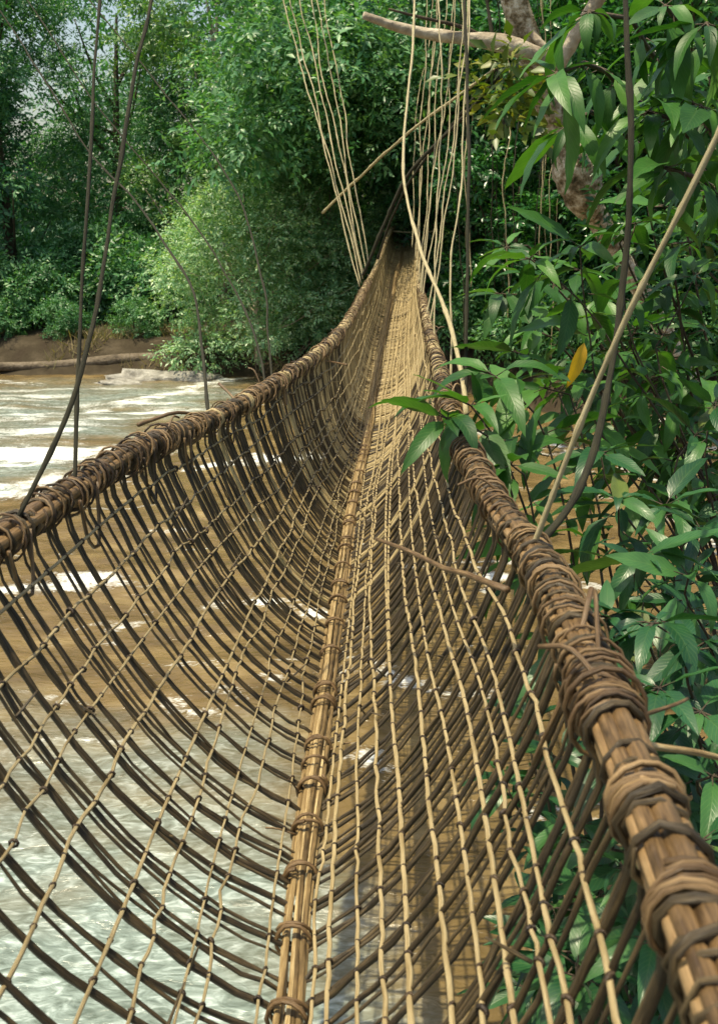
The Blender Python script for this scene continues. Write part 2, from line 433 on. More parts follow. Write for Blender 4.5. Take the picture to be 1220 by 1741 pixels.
# ------------------------------------------------------------------ the footbridge
RAIL_R = np.array([[.20, -1.5, 2.48], [.30, .3, 2.42], [.36, .85, 2.39], [.435, 2.2, 2.36], [.41, 3.0, 2.35], [.43, 4.6, 2.34], [.54, 6.9, 2.33],
                   [.70, 10.2, 2.31], [.90, 14.8, 2.45], [1.02, 17.5, 2.55], [1.19, 21, 2.95], [1.34, 24, 3.40], [1.50, 28, 3.72]])
RAIL_L = np.array([[-1.0, -1.5, 2.52], [-.98, .3, 2.46], [-.95, 1.2, 2.42], [-.885, 2.36, 2.40], [-.79, 3.47, 2.40], [-.645, 4.55, 2.35], [-.45, 6.3, 2.32],
                   [-.24, 8.9, 2.30], [-.07, 12.3, 2.35], [.09, 15.8, 2.5], [.33, 19, 2.78], [.68, 24, 3.40], [1.02, 28, 3.72]])
FOOT = np.array([[-.17, -1.5, 1.56], [-.16, .5, 1.52], [-.15, 1.78, 1.50], [-.149, 2.33, 1.50], [-.11, 3.92, 1.48], [-.04, 6.4, 1.45], [.08, 9.2, 1.40],
                 [.24, 13.7, 1.42], [.47, 17.7, 1.74], [.80, 22, 2.48], [.97, 24, 2.83], [1.24, 28, 3.55]])


class Curve3:
    def __init__(self, p):
        s = spline(p, 600); self.y = s[:, 1]; self.s = s

    def __call__(self, y):
        y = np.asarray(y, float)
        return np.stack([np.interp(y, self.y, self.s[:, 0]), y, np.interp(y, self.y, self.s[:, 2])], -1)


cR, cL, cF = Curve3(RAIL_R), Curve3(RAIL_L), Curve3(FOOT)
POW = 1.42


def wall(side, t, y):
    a = cF(y); b = (cL if side < 0 else cR)(y)
    t = np.asarray(t, float); tv = t ** np.interp(y, [6, 15], [POW, 2.9])
    out = np.empty(np.broadcast(t, np.asarray(y)).shape + (3,))
    # the weave bellies outwards a little between foot and rail
    bulge = np.interp(y, [7, 15], [.05, .10]) * np.sin(PI * np.clip(t, 0, 1)) * side
    out[..., 0] = a[..., 0] + (b[..., 0] - a[..., 0]) * t + bulge
    out[..., 1] = y
    out[..., 2] = a[..., 2] + (b[..., 2] - a[..., 2]) * tv
    return out


bridge = tag(empty('vine_footbridge', (0, 12, 1.4)), 'long sagging footbridge woven of vines and canes in a U shape over the brown river', 'footbridge')


def frame_at(c, y):
    p = c(y); t = c(y + .05) - c(y - .05); t = t / np.linalg.norm(t)
    sx = np.cross(t, [0, 0, 1]); sx /= np.linalg.norm(sx)
    return p, t, sx, np.cross(sx, t)


def bundle(mb, c, y0, y1, n, rad, r, rngseed, flat=1.0, n_pts=None):
    q = np.random.default_rng(rngseed)
    for k in range(n):
        a = 2 * PI * k / max(1, n - 1) + q.uniform(-.2, .2)
        rr = 0 if k == n - 1 and n > 4 else rad
        npt = n_pts or int((y1 - y0) * 9)
        ys = np.linspace(y0, y1, npt)
        tw = a + .35 * np.sin(ys * .5 + k) + .1 * np.sin(ys * 2.1 + 3 * k)
        pts = c(ys)
        pts[:, 0] += rr * np.cos(tw) * flat
        pts[:, 2] += rr * np.sin(tw) / flat
        node = 1 + .07 * (np.sin(ys * 17 + k * 2) > .93)
        mb.tube(pts, r * q.uniform(.85, 1.15) * node, 8)


def coil(mb, c, y0, y1, turns, R, r, seed, slack=.012, z0=0.0):
    q = np.random.default_rng(seed)
    n = int(turns * 14) + 2
    th0 = np.linspace(0, turns * 2 * PI, n) + q.uniform(0, 6.3)
    ns = 1 if r < .005 else (2 if r < .0068 else 3)
    rs = r if ns == 1 else r * (.62 if ns == 2 else .5)
    for k in range(ns):
        # strands part here and there, and none is as long as the others
        a, b = int(q.uniform(0, 8) * (k > 0)), n - int(q.uniform(0, 9) * (k > 0))
        th = th0[a:b]
        ys = np.linspace(y0, y1, n)[a:b] + .006 * np.sin(th * 1.7 + q.uniform(0, 6)) + (k - (ns - 1) / 2) * rs * 1.75 + rs * .5 * np.sin(th * .61 + q.uniform(0, 6))
        ph1, ph2 = q.uniform(0, 6.3, 2)
        rad = R + slack * .45 * (np.sin(th * .37 + ph1) + np.sin(th * .83 + ph2)) + q.normal(0, rs * .12, len(th))
        pts = c(ys)
        pts[:, 0] += rad * np.cos(th); pts[:, 2] += rad * np.sin(th) + z0
        mb.tube(pts, rs * (1 + .15 * np.sin(th * .9 + k) + q.normal(0, .07, len(th))), 6)


# footway -----------------------------------------------------------
mb = MB()
for k in range(9):
    ys = np.linspace(-1.5, 28, 260)
    off = (k % 5 - 2) * .0155 + (0.008 if k > 4 else 0)
    pts = cF(ys)
    pts[:, 0] += off + .005 * np.sin(ys * 1.3 + k * 2) + .003 * np.sin(ys * 4.1 + k)
    pts[:, 2] += np.interp(ys, [4, 8, 15], [0, .022, .06]) + (.013 if k > 4 else 0) + .004 * np.sin(ys * 2.1 + k)
    mb.tube(pts, .0078 * random.uniform(.9, 1.12) * (1 + .08 * (np.sin(ys * 13 + k * 1.7) > .95)), 8)
foot = mb.build('foot_bundle', M_cane, bridge)
y = 1.0; k = 0
while y < 13:
    mb = MB()
    coil(mb, cF, y, y + .03 * random.uniform(.6, 1.4), random.choice([1.6, 2.2, 2.6, 3.3]), .043, .0048, 500 + k, .005, .008)
    if random.random() < .4:
        p0 = cF(y) + np.array([random.choice([-1, 1]) * .045, 0, .012])
        d = np.array([np.sign(p0[0] - cF(y)[0]) * random.uniform(.02, .09), random.uniform(-.04, .04), random.uniform(0, .07)])
        mb.tube(spline([p0 - d * .2, p0 + d * .5, p0 + d + [0, 0, -.01]], 6), .0028, 5)
    mb.build('lashing', M_lash, foot)
    y += random.uniform(.09, .30) * (1 + .06 * y); k += 1

# ribs ---------------------------------------------------------------
rib_y = []
y = -.6
while y < 27.8:
    rib_y.append(y); y += float(np.interp(y, [3, 6, 14, 20], [.112, .080, .075, .055])) * random.uniform(.7, 1.3)
rib_y = np.array(rib_y)
first_parts = np.where(rib_y > .75)[0][:100]
ts = np.linspace(0, 1, 17)


def rib_strand(mb, y, r, dy, seed, far=False):
    q = np.random.default_rng(seed)
    n = 17 if not far else 9
    t = np.linspace(0, 1, n)
    yl, yr = y + dy + q.normal(0, .018), y + dy + q.normal(0, .018)
    L = wall(-1, t[::-1], yl + (y + dy - yl) * (1 - t[::-1]))
    R = wall(1, t, yr + (y + dy - yr) * (1 - t))
    sag = q.normal(0, .006, 2)
    L[:, 2] += np.sin(PI * t) * sag[0]; R[:, 2] += np.sin(PI * t) * sag[1]
    L[:, 1] += np.sin(PI * t * 1.5) * q.normal(0, .012); R[:, 1] += np.sin(PI * t * 1.5) * q.normal(0, .012)
    L[-1, 2] -= .022; R[0, 2] -= .022
    R = R[1:]
    # the end winds once over the handrail
    wr = .038 + q.uniform(0, .009)
    a = np.linspace(-.9, PI * q.uniform(.9, 1.7), 8 if not far else 5)
    cl, cr = cL(yl), cR(yr)
    wl = np.stack([cl[0] + wr * np.cos(a), yl + np.linspace(0, .03, len(a)) * q.choice([-1, 1]), cl[2] + wr * np.sin(a)], 1)[::-1]
    wrp = np.stack([cr[0] - wr * np.cos(a), yr + np.linspace(0, .03, len(a)) * q.choice([-1, 1]), cr[2] + wr * np.sin(a)], 1)
    pts = np.vstack([wl, L[1:], R[:-1], wrp])
    jit = q.normal(0, .0018, pts.shape)
    mb.tube(pts + jit, r * (1 + q.normal(0, .08, len(pts))), 6 if not far else 5)


far_mb = MB()
for i, y in enumerate(rib_y):
    ispart = i in first_parts
    mb = MB() if ispart else far_mb
    s = 1000 + i * 7
    rib_strand(mb, y, random.uniform(.0058, .0088), 0, s, not ispart and y > 3)
    rib_strand(mb, y, random.uniform(.0036, .0052), random.choice([-1, 1]) * random.uniform(.016, .026), s + 1, not ispart and y > 3)
    if random.random() < .45:
        rib_strand(mb, y, random.uniform(.0035, .005), random.uniform(-.04, .04), s + 2, not ispart and y > 3)
    if ispart:
        if random.random() < .35:      # a frayed end that sticks out of a knot
            sd = random.choice([-1, 1]); t0 = random.uniform(.1, .8)
            p0 = wall(sd, t0, y); d = np.array([-sd * random.uniform(.01, .07), random.uniform(-.06, .06), random.uniform(.0, .08)])
            mb.tube(spline([p0 - d * .3, p0 + d * .4, p0 + d], 5), [.004, .004, .0035, .003, .002], 5)
        mb.build('rib', M_ribp if random.random() < np.interp(y, [3.5, 5, 7, 10], [0, .15, .4, .55]) else M_rib, bridge)  # paler copy gets commoner with distance, painting the sunlit far part
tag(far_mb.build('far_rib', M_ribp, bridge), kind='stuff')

# stringers with a knot on every rib ---------------------------------
th = np.linspace(0, 2 * PI, 7, endpoint=False)
ps = np.linspace(0, 2 * PI, 4, endpoint=False)
KR, Kr = .0078, .0032
kv = np.array([[(KR + Kr * math.cos(b)) * math.cos(a), Kr * 1.5 * math.sin(b), (KR + Kr * math.cos(b)) * math.sin(a)] for a in th for b in ps])
kf = np.array([[i * 4 + j, ((i + 1) % 7) * 4 + j, ((i + 1) % 7) * 4 + (j + 1) % 4, i * 4 + (j + 1) % 4] for i in range(7) for j in range(4)])
kuv = np.array([[a / 6.3, b / 60] for a in th for b in ps])
TL = [.10, .18, .26, .345, .43, .52, .61, .70, .79, .885]
TR = [.065, .13, .195, .26, .33, .40, .47, .545, .62, .70, .785, .87]
for side, T in ((-1, TL), (1, TR)):
    for k, t0 in enumerate(T):
        q = np.random.default_rng(900 + k + 50 * side)
        ys = np.sort(np.concatenate([rib_y, .5 * (rib_y[1:] + rib_y[:-1])]))
        step = np.cumsum(q.normal(0, .004, len(ys)))
        step -= np.linspace(0, 1, len(ys)) * step[-1]
        t = t0 + .013 * np.sin(ys * .8 + q.uniform(0, 6)) + np.clip(step, -.025, .025)
        pts = wall(side, t, ys)
        # lie on the inner face of the ribs, pressed in a bit between two of them
        inn = np.array([-side * .55, 0, .8])[None] * np.interp(ys, [5, 15], [.011, .034])[:, None]
        pts += inn
        pts[1::2] -= inn[1::2] * .35
        rad = (.0044 if side < 0 else .0048) * q.uniform(.75, 1.25)
        mb = MB(); mb.tube(pts, rad * np.interp(ys, [5, 14], [1, 1.5]) * (1 + q.normal(0, .06, len(ys))), 6)
        kp = wall(side, np.interp(rib_y, ys, t), rib_y) + np.array([-side * .55, 0, .8])[None] * (np.interp(rib_y, [5, 15], [.009, .03]))[:, None]
        kp = kp[(rib_y > .3) & (rib_y < q.uniform(7.5, 9.5))]
        m_ = len(kp)
        ang = q.normal(0, .5, m_); sc = q.uniform(.62, 1.08, m_) * np.where(q.random(m_) < .06, 1.45, 1)
        c_, s_ = np.cos(ang), np.sin(ang)
        Mt = np.zeros((m_, 3, 3))
        Mt[:, 0, 0] = c_; Mt[:, 1, 0] = s_; Mt[:, 0, 1] = -s_; Mt[:, 1, 1] = c_; Mt[:, 2, 2] = 1
        so = mb.build('stringer', M_strd if side < 0 else M_str, bridge)  # left side takes the copy with shade in its colour
        kb = MB(); kb.inst(kv, kf, kuv, Mt * sc[:, None, None], kp)
        tag(kb.build('knots', M_knot, so), kind='stuff')

# handrails ----------------------------------------------------------
for side, c in ((-1, cL), (1, cR)):
    mb = MB(); bundle(mb, c, -1.5, 28, 7, .027, .0142, 77 + side, 1.0)
    rail = mb.build('handrail', M_rail, bridge)
    if side > 0:
        tag(rail, 'thick near handrail with three bare canes showing between coils')
    segs = []
    if side > 0:
        segs += [(.60, .70, 3.4, .051, .0085), (.93, .985, 2.6, .049, .008), (1.16, 1.215, 3.1, .050, .008), (1.40, 1.50, 3.2, .049, .007), (1.43, 1.62, 5.0, .054, .0065)]
        y = 1.6
    else:
        y = .8
    while y < 16:
        ln = random.uniform(.28, .6) * (1 + .05 * y)
        dens = random.uniform(9, 20) if y < 5 else random.uniform(5, 11)
        segs.append((y, y + ln, ln * dens, random.uniform(.041, .050), random.uniform(.005, .0085)))
        y += ln * random.uniform(.75, 1.12) if y < 4.2 else ln * random.uniform(1.0, 1.4)
    for k, (a, b, tn, R, r) in enumerate(segs[:40]):
        mb = MB(); coil(mb, c, a, b, tn, R * (.9 if side > 0 and 1.8 < a < 7 else 1), r, 2000 + side * 300 + k, .022 if a > 1.4 or side < 0 else .006)
        if random.random() < .75 and a > 1.3:      # loose tail of the lashing
            q = random.random
            p0 = c(b) + np.array([random.uniform(-.03, .03), 0, .055])
            d = np.array([random.uniform(-.14, .1), random.uniform(-.08, .16), random.uniform(.0, .07)])
            mb.tube(spline([p0 - [0, .02, .02], p0 + d * .5 + [0, 0, .02], p0 + d], 8), r * .7, 5)
        if side < 0 and a < 6 and random.random() < .8:   # a bight hanging below the rail
            w = random.uniform(.05, .11); h = random.uniform(.1, .2); yy = (a + b) / 2
            p0 = c(yy)
            mb.tube(spline([p0 + [.05, -w, .0], p0 + [.05, -w * .4, -h * .8], p0 + [.06, w * .4, -h], p0 + [.05, w, .01]], 12), r * .8, 5)
        mb.build('lashing', M_lash, rail)

# canes whose ends stick out of the weave
loose = [([P(862, 1003, 2.12), P(760, 965, 2.5), P(640, 917, 3.0)], .0085),
         ([P(1005, 1000, 1.85), P(985, 1090, 1.75), P(948, 1190, 1.66), P(905, 1300, 1.7)], .006),
         ([P(1040, 1252, 1.42), P(1120, 1268, 1.5), P(1260, 1300, 1.62)], .007),
         ([P(1045, 1232, 1.45), P(1100, 1215, 1.6), P(1168, 1188, 1.8)], .005),
         ([P(236, 722, 4.1), P(262, 712, 4.25), P(300, 702, 4.3), P(352, 712, 4.5)], .010),
         ([P(372, 652, 5.2), P(400, 682, 5.1)], .008),
         ([P(232, 770, 3.5), P(236, 735, 3.55)], .012),
         ([P(540, 600, 7.9), P(500, 640, 7.6)], .007),
         ([P(590, 620, 7.9), P(545, 612, 8.2)], .008),
         ([P(95, 848, 2.9), P(60, 822, 2.95)], .005)]
for k, (pp, r) in enumerate(loose):
    mb = MB(); pts = wander(spline(pp, 12), .004, 9)
    mb.tube(pts, r * np.linspace(1, .7, 12), 7)
    mb.build('loose_cane', M_cane if k in (2,) else M_lash, bridge)
# two ties across the top at the far end
for zz, yy in ((3.66, 26.5), (3.5, 25.3)):
    a, b = cL(yy), cR(yy); a[2] = b[2] = zz
    a[0] -= .25; b[0] += .55
    mb = MB(); mb.tube(wander(spline([a, (a + b) / 2 - [0, 0, .03], b], 10), .01), .018, 6); mb.build('cross_tie', M_sus, bridge)

# ------------------------------------------------------------------ suspension vines
def sus(label, pts, r, mat, group, cat='hanging vine', amp=.012, name='suspension_vine'):
    pp = [P(*q) if len(q) == 3 else np.array(q[:3]) for q in pts]
    c = spline(pp, 90); kk = np.arange(90)
    rr = r * (1 + .10 * np.sin(kk * .37 + len(label)) + .28 * (np.sin(kk * .62 + r * 900) > .93)) * np.linspace(1.1, .9, 90)
    mb = MB(); mb.tube(wander(wander(c, amp, 1.6), amp * .18, 9), rr, 6)
    o = mb.build(name, mat)
    return tag(o, label, cat, group)


gL, gR = 'vines holding up the left handrail', 'vines holding up the right handrail'
sus('thick dark vine slanting up rightwards from the nearest end of the left handrail',
    [(28, 886, 2.45), (132, 640, 2.75), (200, 330, 3.2), (265, 0, 3.7), (310, -330, 4.4), (330, -700, 5.5)], .0062, M_susd, gL)
sus('dark upright vine from the left handrail, crossing the thicker slanting one',
    [(128, 826, 2.85), (140, 560, 3.2), (150, 300, 3.5), (166, 0, 4.0), (176, -330, 4.7), (186, -700, 5.8)], .0055, M_susd, gL)
sus('dark vine slanting from the top left corner, then dropping upright to the left handrail',
    [(355, 714, 4.5), (342, 600, 5.2), (318, 470, 6), (235, 345, 7), (152, 262, 7.6), (72, 130, 8.2), (0, 18, 8.8), (-120, -160, 9.5)], .007, M_susd, gL)
sus('thin slanting vine second from the top left corner, ending at the left handrail',
    [(452, 662, 6.2), (440, 600, 6.6), (395, 490, 7.4), (290, 325, 8.4), (160, 170, 9.2), (45, 0, 10), (-60, -150, 11)], .0065, M_susd, gL)
sus('thin slanting vine in front of the bright bush, uppermost of the slanting ones',
    [(462, 652, 6.4), (455, 560, 6.9), (448, 475, 7.4), (385, 300, 8.6), (240, 105, 10), (130, -20, 11), (40, -130, 12)], .0065, M_susd, gL)
for (tx, bx, by, Y) in ((484, 611, 487, 15.6), (496, 613, 481, 16.0), (512, 616, 474, 16.6), (528, 618, 468, 17.0), (540, 622, 460, 17.6), (552, 626, 452, 18.2)):
    sus('pale vine in the steep sheaf that meets the left handrail at its far narrow end',
        [(bx, by, Y), ((bx * .6 + tx * .4), by * .6 + random.uniform(-10, 10), Y + .8), (tx + 5, 30, Y + 2.2), (tx - 30, -250, Y + 3.2)], .0105, M_sus, 'pale sheaf of vines at the far left handrail', amp=.03)
sus('long crooked pale vine bending down past the weave to the leafy right handrail',
    [(792, 705, 4.4), (788, 650, 4.7), (772, 575, 5.3), (745, 500, 6.2), (712, 420, 7.2), (688, 315, 8.2), (692, 190, 9), (703, 40, 9.8), (702, -200, 11)], .0115, M_sus, gR, amp=.01)
for k, (tx, mx_, bx, by, Y) in enumerate(((722, 716, 708, 460, 18), (738, 728, 712, 480, 16), (752, 735, 714, 495, 15), (765, 742, 716, 500, 14.5), (772, 752, 718, 510, 14),
                           (780, 765, 724, 540, 11.5), (788, 772, 728, 555, 10.8), (745, 742, 738, 590, 9), (742, 718, 706, 440, 19), (730, 706, 700, 420, 20.5), (790, 778, 765, 670, 6.4))):
    sus('pale vine in the loose fan rising from the right handrail to the bare branch', [(bx, by, Y), (mx_, by * .55 + random.uniform(-15, 15), Y + .6), (tx, 60, Y + 1.2), (tx + 10, -150, Y + 1.8)],
        .0048 + .00024 * Y, M_sus, 'pale fan of vines at the right handrail', amp=.03)
sus('dark vine from the pale branch slanting to the far left handrail, lower of two', [(617, 468, 16.5), (668, 350, 16.2), (705, 285, 16), (790, 195, 15.8), (862, 112, 15.6)], .026, M_susd, gL)
sus('dark vine from the pale branch slanting to the far left handrail, upper of two', [(642, 440, 18.5), (668, 365, 18), (700, 300, 17.4), (795, 180, 16.4), (850, 108, 15.7)], .022, M_susd, gL)
sus('brown vine crossing low to the left from the pale branch past the pale sheaf', [(548, 362, 21), (600, 312, 20), (655, 260, 18.5), (720, 205, 17), (840, 118, 15.8)], .022, M_sus, gL)
sus('dark straight upright vine ending behind the leaf rosette on the right handrail', [(790, 690, 4.6), (792, 480, 4.9), (796, 200, 5.3), (795, -60, 5.8), (792, -400, 6.6)], .008, M_susd, gR)
sus('thick blurred dark vine hanging down through the big leaves', [(905, 938, 2.43), (985, 835, 2.6), (1032, 705, 2.78), (1062, 500, 3.0), (1072, 280, 3.1), (1060, 0, 3.3), (1050, -400, 3.8)], .0098, M_susd, gR)
sus('straight pale cane leaning up rightwards from the knot on the near right handrail', [(893, 965, 2.38), (1000, 695, 2.3), (1100, 475, 2.22), (1222, 225, 2.15), (1420, -200, 2.05)], .0072, M_sus, gR, 'cane', amp=.004)
sus('short dark vine falling from the pale branch beside the yellow leaves', [(858, 215, 15.2), (852, 150, 15.5), (836, 60, 15.6), (822, -60, 15.8)], .03, M_susd, gR)
for k in range(22):
    px = random.uniform(775, 960); Y = random.uniform(18.5, 23)
    x0 = random.uniform(430, 620)
    sus('thin upright liana in the dim curtain between the pale fan and the broad leaves', [(px + random.uniform(-12, 12), x0, Y), (px, x0 * .6, Y), (px + random.uniform(-5, 5), 120, Y + .3), (px + random.uniform(-10, 10), -250, Y + .5)],
        random.uniform(.006, .012), M_sus if k % 2 else M_susd, 'lianas in the dim curtain', 'liana', amp=.05, name='hanging_liana')

# ------------------------------------------------------------------ foliage
SL = (np.array([[0, 0, 0], [-.21, .42, .07], [0, 1, -.12], [.21, .42, .07], [0, .45, 0]]), np.array([[0, 4, 1], [1, 4, 2], [2, 4, 3], [3, 4, 0]]),
      np.array([[0, 0], [-1, .42], [0, 1], [1, .42], [0, .45]], float))


def big_leaf(n=9, droop=.35, wid=.17, cup=.3):
    v = []; uv = []; f = []
    for i in range(n):
        t = i / (n - 1)
        w = wid * (math.sin(PI * min(1, t ** .8)) ** .8) * (1 - .25 * t) + .004
        if i == n - 1: w = .003
        yy = math.sin(t * droop * 2) / (droop * 2); zz = -(1 - math.cos(t * droop * 2)) / (droop * 2)
        for j in (-1, -.5, 0, .5, 1):
            wav = .012 * math.sin(t * 19 + j * 3) * abs(j)
            v.append([j * w, yy, zz + abs(j) * w * cup + wav]); uv.append([j, t])
    for i in range(n - 1):
        for j in range(4):
            a = i * 5 + j; f.append([a, a + 1, a + 6, a + 5])
    return np.array(v), np.array(f), np.array(uv)


BL = [big_leaf(9, .3, .15), big_leaf(9, .55, .13), big_leaf(9, .15, .17, .15), big_leaf(9, .75, .15)]


def frames(d, nrm):
    """matrices whose y column follows d and z column is near nrm"""
    d = d / (np.linalg.norm(d, axis=1)[:, None] + 1e-9)
    x = np.cross(d, nrm); x /= np.linalg.norm(x, axis=1)[:, None] + 1e-9
    z = np.cross(x, d)
    return np.stack([x, d, z], -1)


def leaf_cloud(mb, cen, rad, n, size, q, flat=.75, spread=1.0):
    """leaves through the shell of one clump: most on the outside and the upper side"""
    d = q.normal(size=(n, 3)); d /= np.linalg.norm(d, axis=1)[:, None]
    d[:, 2] = np.where((d[:, 2] < -.2) & (q.random(n) < .6), -d[:, 2], d[:, 2])
    rr = q.uniform(.35, 1.08, n) ** .55
    lump = 1 + .28 * np.sin(d[:, 0] * 5 + cen[0] * 3) * np.sin(d[:, 1] * 4.3 + cen[1]) + .2 * np.sin(d[:, 2] * 7 + cen[2] * 2)
    pos = cen + d * (rad * rr * lump)[:, None] * np.array([1, 1, flat])
    # every point is a twig with a few alternate leaves
    K = 5; n2 = max(4, n // K); d = d[:n2]; pos = pos[:n2]
    out = d + q.normal(0, .55, (n2, 3)); out[:, 2] -= .25
    out /= np.linalg.norm(out, axis=1)[:, None]
    nrm = d * .9 + np.array([0, 0, .5]) + q.normal(0, .35, (n2, 3))
    sidev = np.cross(out, nrm); sidev /= np.linalg.norm(sidev, axis=1)[:, None] + 1e-9
    s = size * q.uniform(.75, 1.2) * q.uniform(.7, 1.3, n2)
    for k in range(K):
        sg = (k % 2 * 2 - 1) * (k < K - 1)
        pk = pos + out * (s * (.42 * k))[:, None]
        dk = out * (.65 if sg else 1) + sidev * (sg * .8) + q.normal(0, .16, (n2, 3)); dk[:, 2] -= .12
        nk = nrm + q.normal(0, .3, (n2, 3))
        mb.inst(*SL, frames(dk, nk) * (s * q.uniform(.8, 1.1, n2))[:, None, None], pk)


def crown_mesh(name, mat, H, R, n_cl, per, size, seed, low=.0, prof=None):
    """local crown: irregular clumps over an envelope of height H and radius R, and the clump centres for the limbs"""
    q = np.random.default_rng(seed); mb = MB(); cs = []
    for k in range(n_cl):
        h = low + (1 - low) * (k + q.random()) / n_cl
        w = (prof(h) if prof else (math.sin(PI * min(1, .12 + .85 * h)) ** .6)) * R
        a = q.uniform(0, 2 * PI); rr = w * q.uniform(.35, 1.0) ** .6
        c = np.array([rr * math.cos(a), rr * math.sin(a), h * H]); cs.append(c)
        leaf_cloud(mb, c, R * q.uniform(.22, .42), int(per * q.uniform(.6, 1.4)), size, q, q.uniform(.5, .9))
    return mb.mesh(name, mat), cs


def wood_mesh(name, mat, H, r, cs, seed, limbs=14, twigs=0):
    q = np.random.default_rng(seed); mb = MB()
    top = np.array([q.normal(0, .3), q.normal(0, .3), H * .92])
    tr = spline([[0, 0, -.6], [q.normal(0, .12), q.normal(0, .12), H * .35], top * [.6, .6, .72], top], 14)
    mb.tube(tr, r * np.linspace(1.25, .22, 14), 9)
    for c in [cs[i] for i in q.choice(len(cs), min(limbs, len(cs)), replace=False)]:
        hz = max(.05, min(.9, c[2] / H - q.uniform(.05, .22)))
        p0 = tr[int(hz * 13)]
        mid = (p0 + c) / 2 + [0, 0, -.08 * H * q.random()]
        mb.tube(spline([p0, mid, c], 8), r * np.linspace(.4, .08, 8), 6)
        for _ in range(twigs):
            e = c + q.normal(0, .5, 3) + [0, 0, .3]
            mb.tube(spline([mid, (mid + e) / 2 + q.normal(0, .08, 3), e], 5), r * np.linspace(.14, .05, 5), 5)
    return mb.mesh(name, mat)


PROTO = {}


def proto(kind):
    if kind in PROTO: return PROTO[kind]
    k = kind
    full = lambda h: .62 + .38 * math.sin(PI * h) if h < .8 else .95 * (1 - h) / .2 + .25
    if k == 'tall_a':
        cm, cs = crown_mesh('crown', M_leafA, 11, 3.0, 46, 800, .15, 21, .02, full); wm = wood_mesh('trunk', M_barkd, 10.5, .2, cs, 22)
    elif k == 'tall_b':
        cm, cs = crown_mesh('crown', M_leafB, 11, 2.9, 44, 800, .155, 31, .12, full); wm = wood_mesh('trunk', M_bark, 10.5, .18, cs, 32)
    elif k == 'tall_c':
        cm, cs = crown_mesh('crown', M_leafC, 13, 3.4, 50, 640, .19, 41, .05, full); wm = wood_mesh('trunk', M_barkd, 12.5, .24, cs, 42)
    elif k == 'tall_d':
        cm, cs = crown_mesh('crown', M_leafE, 10, 2.3, 46, 330, .24, 71, .0, full); wm = wood_mesh('trunk', M_barkd, 9.5, .15, cs, 72)
    elif k == 'bush':
        cm, cs = crown_mesh('crown', M_leafD, 4.7, 2.3, 64, 900, .098, 51, .02, lambda h: .55 + .45 * math.sin(PI * min(1, .15 + .8 * h)) if h < .75 else 1.0 * (1 - h) / .25 * .8 + .25)
        wm = wood_mesh('stems', M_bark, 4.6, .09, cs, 52, 30, 2)
    elif k == 'low':
        cm, cs = crown_mesh('crown', M_leafA, 1.7, 1.35, 22, 330, .13, 61, .05); wm = wood_mesh('stems', M_barkd, 1.5, .05, cs, 62, 10)
    PROTO[k] = (cm, wm)
    return PROTO[k]


def tree(kind, x, y, sc, rz, label, cat='tree', group=None, name='forest_tree', sz=None, dz=0):
    cm, wm = proto(kind)
    e = empty(name, (x, y, float(ground_z(x, y)) + dz)); e.rotation_euler[2] = rz; e.scale = (sc, sc, sz or sc)
    for me, nm in ((wm, 'trunk' if 'tall' in kind else 'stems'), (cm, 'crown')):
        o = bpy.data.objects.new(nm, me); COL.objects.link(o); o.parent = e
    return tag(e, label, cat, group)


def at(px, Y): return (px - 610) / F * Y * 1.03, Y


gT = 'trees on the far bank'
tree('bush', *at(445, 25.4), .98, .4, 'rounded bright green bush leaning over the water beside the bridge', 'bush', name='riverside_bush', dz=-.1)
tree('bush', *at(560, 26.6), .86, 2.2, 'smaller bright bush tucked between the rounded bush and the far end of the bridge', 'bush', name='riverside_bush')
tree('tall_a', *at(60, 31.0), .9, .3, 'blue green tree with drooping sprays at the left edge', group=gT)
tree('tall_a', *at(225, 33.5), .88, 2.0, 'blue green tree under the bright sky gaps, right of the left edge tree', group=gT)
tree('tall_b', *at(395, 31.5), .92, 1.0, 'yellow green tree rising straight behind the rounded bright bush', group=gT)
tree('tall_b', *at(545, 33.5), .98, 3.3, 'yellow green tree behind the pale sheaf of vines', group=gT)
tree('tall_b', *at(690, 34), 1.0, 4.9, 'light green tree behind the far end of the bridge', group=gT)
tree('tall_c', *at(800, 28), .85, .5, 'dark tree behind the dim curtain of lianas', group=gT)
tree('tall_c', *at(930, 25), .8, 2.5, 'dark tree behind the leaning pale trunk', group=gT)
tree('tall_a', *at(1060, 27), .9, 4.5, 'green tree seen between the broad leaves right of the leaning trunk', group=gT)
tree('tall_c', *at(1190, 23), .85, 1.5, 'dark tree at the right edge behind the broad leaves', group=gT)
tree('tall_c', *at(-90, 30), .9, 2.9, 'dark tree cut off by the left edge', group=gT)
tree('tall_d', *at(1010, 21), .8, .7, 'bright green tree on the far bank just right of the leaning trunk', group=gT)
tree('tall_d', *at(1150, 20.5), .85, 2.7, 'bright green tree on the far bank behind the straight pale cane', group=gT)
tree('tall_d', *at(870, 22.5), .7, 4.1, 'green tree on the far bank just left of the leaning trunk', group=gT)
k = 0
SHL = {13: 'small shrub at the very edge of the far water, leftmost', 14: 'small shrub at the far water edge behind the crossing dark vines', 15: 'small shrub at the far water edge above the fallen log, nearest the rounded bush'}
